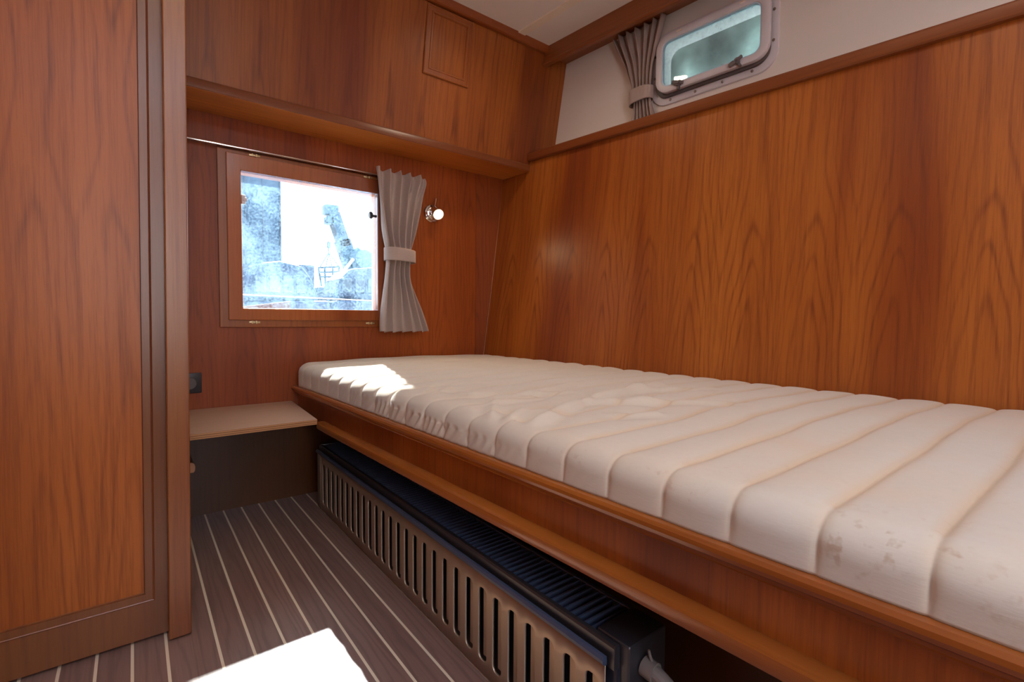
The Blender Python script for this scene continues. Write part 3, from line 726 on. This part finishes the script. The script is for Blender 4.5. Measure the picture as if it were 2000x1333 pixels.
# ------------------------------------------------------------------ radiator
rad = thing('radiator', 'low black panel radiator with slotted bronze front under the berth', 'radiator', (.65, 1.3, 0))
RY0, RY1 = .515, 2.10; RX = .600; pitch = .0545
b = bmesh.new()
z0, z1 = .008, .236
def cell(ya, yb, slot):
    """front plate cell on plane x=RX with pressed slot"""
    if slot is None:
        vs = [b.verts.new((RX, y, z)) for y, z in ((ya, z0), (yb, z0), (yb, z1), (ya, z1))]; b.faces.new(vs); return
    yc = (ya+yb)/2; lp = rrect(yc-.0165, yc+.0165, .036, .203, .0135, 5)
    outl = []
    n = len(lp)
    for p in lp:
        dx, dy = p[0]-yc, p[1]-.12
        if p[1] > .1896 or p[1] < .0494:
            outl.append([yc+(dx/.0165)*(yb-ya)/2, z1 if dy > 0 else z0])
        else: outl.append([yb if dx > 0 else ya, p[1]])
    for X, Y in ((ya, z0), (yb, z0), (yb, z1), (ya, z1)):
        k = min(range(n), key=lambda i: (outl[i][0]-X)**2+(outl[i][1]-Y)**2); outl[k] = [X, Y]
    V0 = [b.verts.new((RX, p[0], p[1])) for p in outl]; V1 = [b.verts.new((RX, p[0], p[1])) for p in lp]
    cy_, cz_ = yc, .1195
    V2 = [b.verts.new((RX+.0015, cy_+(p[0]-cy_)*.93, cz_+(p[1]-cz_)*.993)) for p in lp]
    V3 = [b.verts.new((RX+.004, cy_+(p[0]-cy_)*.92, cz_+(p[1]-cz_)*.992)) for p in lp]
    for A, C in ((V0, V1), (V1, V2), (V2, V3)):
        for i in range(n):
            try: b.faces.new((A[i], A[(i+1) % n], C[(i+1) % n], C[i]))
            except ValueError: pass
first = .544; yc = first; cell(RY0, first-pitch/2, None)
k = 0
while first+k*pitch+pitch/2 < RY1-.01:
    c_ = first+k*pitch; cell(c_-pitch/2, c_+pitch/2, 1); k += 1
yend = first+(k-1)*pitch+pitch/2; cell(yend, RY1, None)
bmesh.ops.remove_doubles(b, verts=b.verts, dist=1e-5)
fp = obj('front_panel', b, 'rad_front', rad, angle=40); tag(fp, 'slotted bronze tinted front plate')
md = fp.modifiers.new('thickness', 'SOLIDIFY'); md.thickness = .0015; md.offset = 1
rb = bmesh.new()
for q in range(k):
    c_ = first+q*pitch; box(RX+.0055, RX+.0085, c_-.022, c_+.0035, .046, .212, .001, rb)
o = obj('inner_fin_sheet', rb, 'rad_front', rad)
# rolled top lip, ends and inner channel
pr = [(-.002, .232), (-.006, .236), (-.0065, .242), (-.003, .247), (.003, .247), (.004, .240), (.004, .232)]
yy = [RY0, RY1]
obj('top_lip', sweep(pr, [((RX, y, 0), (1, 0, 0)) for y in yy]), 'rad_sky_sheen', rad)
pr = [(.008, .226), (.0085, .262), (.011, .266), (.020, .266), (.022, .262), (.022, .226)]
obj('inner_edge', sweep(pr, [((RX, y, 0), (1, 0, 0)) for y in (RY0-.012, RY1)]), 'radiator', rad)
obj('casing', box(RX+.016, RX+.125, RY0-.012, RY1, .012, .225, .003), 'rad_black', rad)
b = bmesh.new()
y = RY0+.05
while y < RY1-.01:
    box(RX+.022, RX+.118, y-.0019, y+.0019, .240, .2635, 0, b); y += .0175
box(RX+.116, RX+.125, RY0, RY1, .225, .265, .002, b)
obj('top_grille', b, 'rad_sky_sheen', rad, smooth=False)
b = box(RX+.024, RX+.125, RY0-.030, RY0+.042, .03, .268, .005, seg=3)
obj('end_cap', b, 'radiator', rad)
b = box(RX+.014, RX+.125, RY1-.012, RY1+.004, .02, .268, .003)
obj('end_cap', b, 'radiator', rad)
for y in (.75, 1.85):
    obj('foot', box(RX+.03, RX+.09, y-.015, y+.015, 0, .013), 'rad_sky_sheen', rad)
t = thing('heating_pipe', 'bent grey heating pipe leaving the near end of the black radiator', 'pipe', (.668, .38, 0))
path = catmull([(.662, .484, .222), (.662, .474, .224), (.664, .452, .218), (.668, .428, .200), (.670, .412, .17), (.670, .405, .12), (.670, .405, .0)], 6)
obj('pipe_run', tube(path, .0125), 'pipe', t)
b = cyl((.662, .4835, .224), (.663, .462, .222), .0165, .0165, 20); b = cyl((.663, .470, .236), (.660, .474, .256), .003, .002, 8, b)
obj('union_nut', b, 'pipe', t)

# ------------------------------------------------------------------ ceiling lights (warm downlights: one mirrored in the portlight, two added as fill)
def downlight(x, y, power, first=None):
    root = thing('ceiling_light', 'small round warm downlight in the white ceiling, of a set partly added as fill', 'ceiling light', (x, y, 2.23), 'round downlights in the cabin ceiling')
    b = lathe([(.030, -.001), (.038, -.001), (.040, .003), (.040, .007), (.030, .006)], (x, y, 2.23), (0, 0, 1), 32); obj('rim', b, 'chrome', root)
    b = lathe([(0, 0), (.030, 0), (.030, .006), (0, .006)], (x, y, 2.231), (0, 0, 1), 32); obj('lens', b, mat_emit('downlight_lens', (1, .66, .30), 7.), root)
    l = bpy.data.lights.new('downlight_glow', 'SPOT'); lo = bpy.data.objects.new('downlight_glow', l); COL.objects.link(lo)
    l.energy = power; l.color = (1, .80, .58); l.spot_size = math.radians(160); l.spot_blend = 1.; l.shadow_soft_size = .035
    lo.parent = root; lo.location = (0, 0, -.01)
for x, y in ((1.27, 1.57), (1.0, .2), (.15, .55)): downlight(x, y, 9)  # first one shows in the portlight; the others are added fill lamps

# ------------------------------------------------------------------ outside
b = box(-60, 80, 3.2, 120, -.6, -.4)
o = obj('quay_ground', b, plain('pale_concrete_quay', (.72, .72, .70), .9)); tag(o, kind='structure')
HZ = lambda c: c
p0 = at(548, 350, 13); p1 = at(430, 350, 13)
b = box(p1.x-3, p0.x, 13, 20, -.4, 9)
t = thing('building', 'tall dark grey building seen at the left through the window', 'building', (p0.x-2, 15, -.4))
obj('wall', b, plain('dark_blue_grey_cladding', (.03, .06, .09), .8), t, smooth=False)
b = bmesh.new()
for k in range(14): box(p0.x-.02-.38*k-.02, p0.x-.02-.38*k, 12.97, 13.01, -.4, 9, 0, b)
obj('cladding_rib', b, plain('cladding_seam', (.02, .04, .06), .8), t, smooth=False)
def boat(xa, xb, Y, ztop, label, dark, flip=False):
    t = thing('moored_boat', label, 'boat', ((xa+xb)/2, Y, -.4), 'boats')
    del t['group']
    L = xb-xa
    hullp = [(xa-.1*L, .55), (xa-.02*L, -.35), (xb, -.35), (xb+.12*L, .60), (xb+.02*L, ztop*.55+.15), (xa, ztop*.55+.1)]
    obj('hull', prism(hullp, 1, Y, Y+1.6, None, .05), plain('boat_hull_paint', dark, .6), t, smooth=False)
    k = ztop
    cab = [(xa+.03*L, k*.55+.1), (xa+.05*L, k*.8), (xa+.12*L, k*.96), (xa+.45*L, k), (xa+.74*L, k*.965), (xa+.86*L, k*.85), (xa+.98*L, k*.58+.1)]
    if flip: cab = [(xa+xb-p[0], p[1]) for p in cab][::-1]
    obj('cabin_top', prism(cab, 1, Y+.3, Y+1.4, None, .06), plain('cabin_canvas', (.03, .05, .08), .7), t, smooth=False)
    b = bmesh.new()
    for i in range(4): box(xa+(.14+.17*i)*L, xa+(.27+.17*i)*L, Y+.285, Y+.31, k*.70, k*.86, .02, b)
    obj('cabin_windows', b, plain('boat_window_glass', (.05, .08, .1), .3), t, smooth=False)
    b = bmesh.new()
    tube([(xa-.08*L, Y-.02, .75), (xa+.3*L, Y-.02, .9), (xb+.1*L, Y-.02, .85)], .03, 8, b)
    obj('rub_rail', b, plain('pale_rub_rail', (.3, .3, .32), .5), t)
    return t
c0, c1 = at(482, 520, 8.), at(640, 520, 8.)
boat(c0.x, c1.x, 8., at(560, 510, 8.3).z, 'dark moored boat with arched cabin top outside, left of the hanging sling', (.035, .05, .08))
c0, c1 = at(655, 520, 10.2), at(800, 520, 10.2)
boat(c0.x, c1.x, 10.2, at(700, 520, 10.5).z, 'moored boat outside on the right, below the crane boom', (.04, .06, .09), True)
# crane: boom, tip sheave, hook block with spreader frame
t = thing('crane', 'harbour crane boom rising outside the window', 'crane', at(690, 560, 16.))
def bar(pa, pb, r, Y, bm=None): return cyl(at(*pa, Y), at(*pb, Y), r, r, 8, bm)
cm = plain('crane_paint', (.05, .11, .15), .6)
A, B = at(650, 418, 16.), at(694, 545, 16.); dv = (B-A).normalized(); sd_ = Vector((dv.z, 0, -dv.x))
b = bmesh.new()
for (ta, tb, hw) in ((0, .5, .16), (.4, 1.02, .21)):
    pa = A+(B-A)*ta; pb = A+(B-A)*tb
    vs = []
    for p in (pa, pb):
        for s in (-1, 1):
            for q in (-.2, .2): vs.append(b.verts.new(p+sd_*hw*s+Vector((0, q, 0))))
    for f in ((0, 1, 3, 2), (4, 6, 7, 5), (0, 4, 5, 1), (2, 3, 7, 6), (0, 2, 6, 4), (1, 5, 7, 3)): b.faces.new([vs[i] for i in f])
obj('boom', b, cm, t, smooth=False)
obj('crane_body', box(B.x-.6, B.x+2.2, 15.2, 16.8, -.4, B.z+.12, .08), cm, t)
c = at(646, 414, 16.); b = box(c.x-.22, c.x+.2, c.y-.2, c.y+.2, c.z-.12, c.z+.2, .04)
c = at(644, 430, 16.); b = box(c.x-.14, c.x+.1, c.y-.2, c.y+.2, c.z-.15, c.z+.1, .04, b); obj('boom_head', b, cm, t)
c = at(706, 508, 15.8); b = lathe([(0, -.35), (.30, -.3), (.42, -.1), (.42, .1), (.3, .3), (0, .35)], c, (0, 1, 0), 24); obj('slewing_counterweight', b, cm, t)
b = bar((690, 506), (662, 542), .05, 15.5); obj('hydraulic_ram', b, plain('white_ram', (.8, .8, .8), .4), t)
t = thing('lifting_sling', 'hook block with spreader frame hanging between the two boats outside', 'crane hook', at(642, 545, 15.3))
b = box(*[v for v in (at(639, 480, 15.3).x, at(645, 480, 15.3).x)], 15.25, 15.35, at(640, 485, 15.3).z, at(640, 473, 15.3).z, .02); obj('hook_block', b, cm, t)
b = bar((641, 470), (642, 496), .016, 15.3); 
for p in ((625, 522), (636, 524), (649, 524), (661, 520)): bar((642, 494), p, .014, 15.3, b)
obj('sling_rope', b, cm, t)
b = bmesh.new()
for pa, pb in (((622, 523), (663, 521)), ((624, 532), (661, 531)), ((626, 541), (660, 541)), ((622, 523), (628, 560)), ((663, 521), (658, 560)), ((634, 523), (636, 560)), ((650, 523), (650, 560))): bar(pa, pb, .03, 15.3, b)
obj('spreader_frame', b, cm, t)
# boat gear just outside: guard wire and a dark deck plate
b = tube([(-.5, 3.0, .93), (.474, 3.0, .924), (1.232, 3.0, .912), (2.5, 3.0, .90)], .003, 8)
tag(obj('guard_wire', b, plain('white_wire', (.8, .8, .8), .4)), 'thin white guard wire stretched outside below the window line', 'wire')
b = prism([(.30, .80), (.70, .80), (.715, .895), (.47, .858)], 1, 2.98, 3.05, None, .003)
tag(obj('deck_step', b, plain('dark_deck_wood', (.10, .05, .035), .6)), 'dark sloping deck plate just outside the bottom of the window', 'deck plate')
# low hedge of quay clutter behind the boats
b = bmesh.new(); random.seed(3)
for i in range(60):
    x = random.uniform(-2, 9); h = random.uniform(.9, 1.55)
    box(x, x+random.uniform(.1, .7), 12.2+random.uniform(-.2, .2), 12.8, -.4, h*1.35, .02, b)
o = obj('quay_clutter', b, plain('grey_quay_clutter', (.05, .07, .10), .8), smooth=False)
tag(o, 'jumble of grey shapes on the quay behind the moored boats', 'clutter', kind='stuff')

# canvas cover hanging outside the portlight
b = bmesh.new(); g = []
for i in range(25):
    r_ = []
    for k in range(19):
        s = .6+1.3*i/24; z = 1.70+.85*k/18
        r_.append(b.verts.new(portM(WC) @ Vector((s, z, -.24-.03*math.sin(s*9)*math.sin(z*12)))))
    g.append(r_)
for r0, r1 in zip(g, g[1:]):
    for k in range(18): b.faces.new((r0[k], r0[k+1], r1[k+1], r1[k]))
bn = NB('faded_teal_canvas'); x, y, z = bn.xyz(); v = bn.vec(x, y, z)
c = bn.mix(bn.ramp(bn.noise(v, 3.4, 3., .5), [(.35, (0, 0, 0)), (.62, (1, 1, 1))]), (.07, .095, .10), (.60, .70, .69))
tl = bn.n('ShaderNodeBsdfTranslucent'); df = bn.n('ShaderNodeBsdfDiffuse'); bn.set(tl.inputs[0], c); bn.set(df.inputs[0], c)
mx = bn.n('ShaderNodeMixShader'); mx.inputs[0].default_value = .45; bn.t.links.new(df.outputs[0], mx.inputs[1]); bn.t.links.new(tl.outputs[0], mx.inputs[2]); bn.t.links.new(mx.outputs[0], bn.out.inputs[0])
o = obj('canvas_cover', b, bn.m); md = o.modifiers.new('thickness', 'SOLIDIFY'); md.thickness = .002
tag(o, 'mottled teal canvas cover seen through the wet glass of the portlight', 'cover')
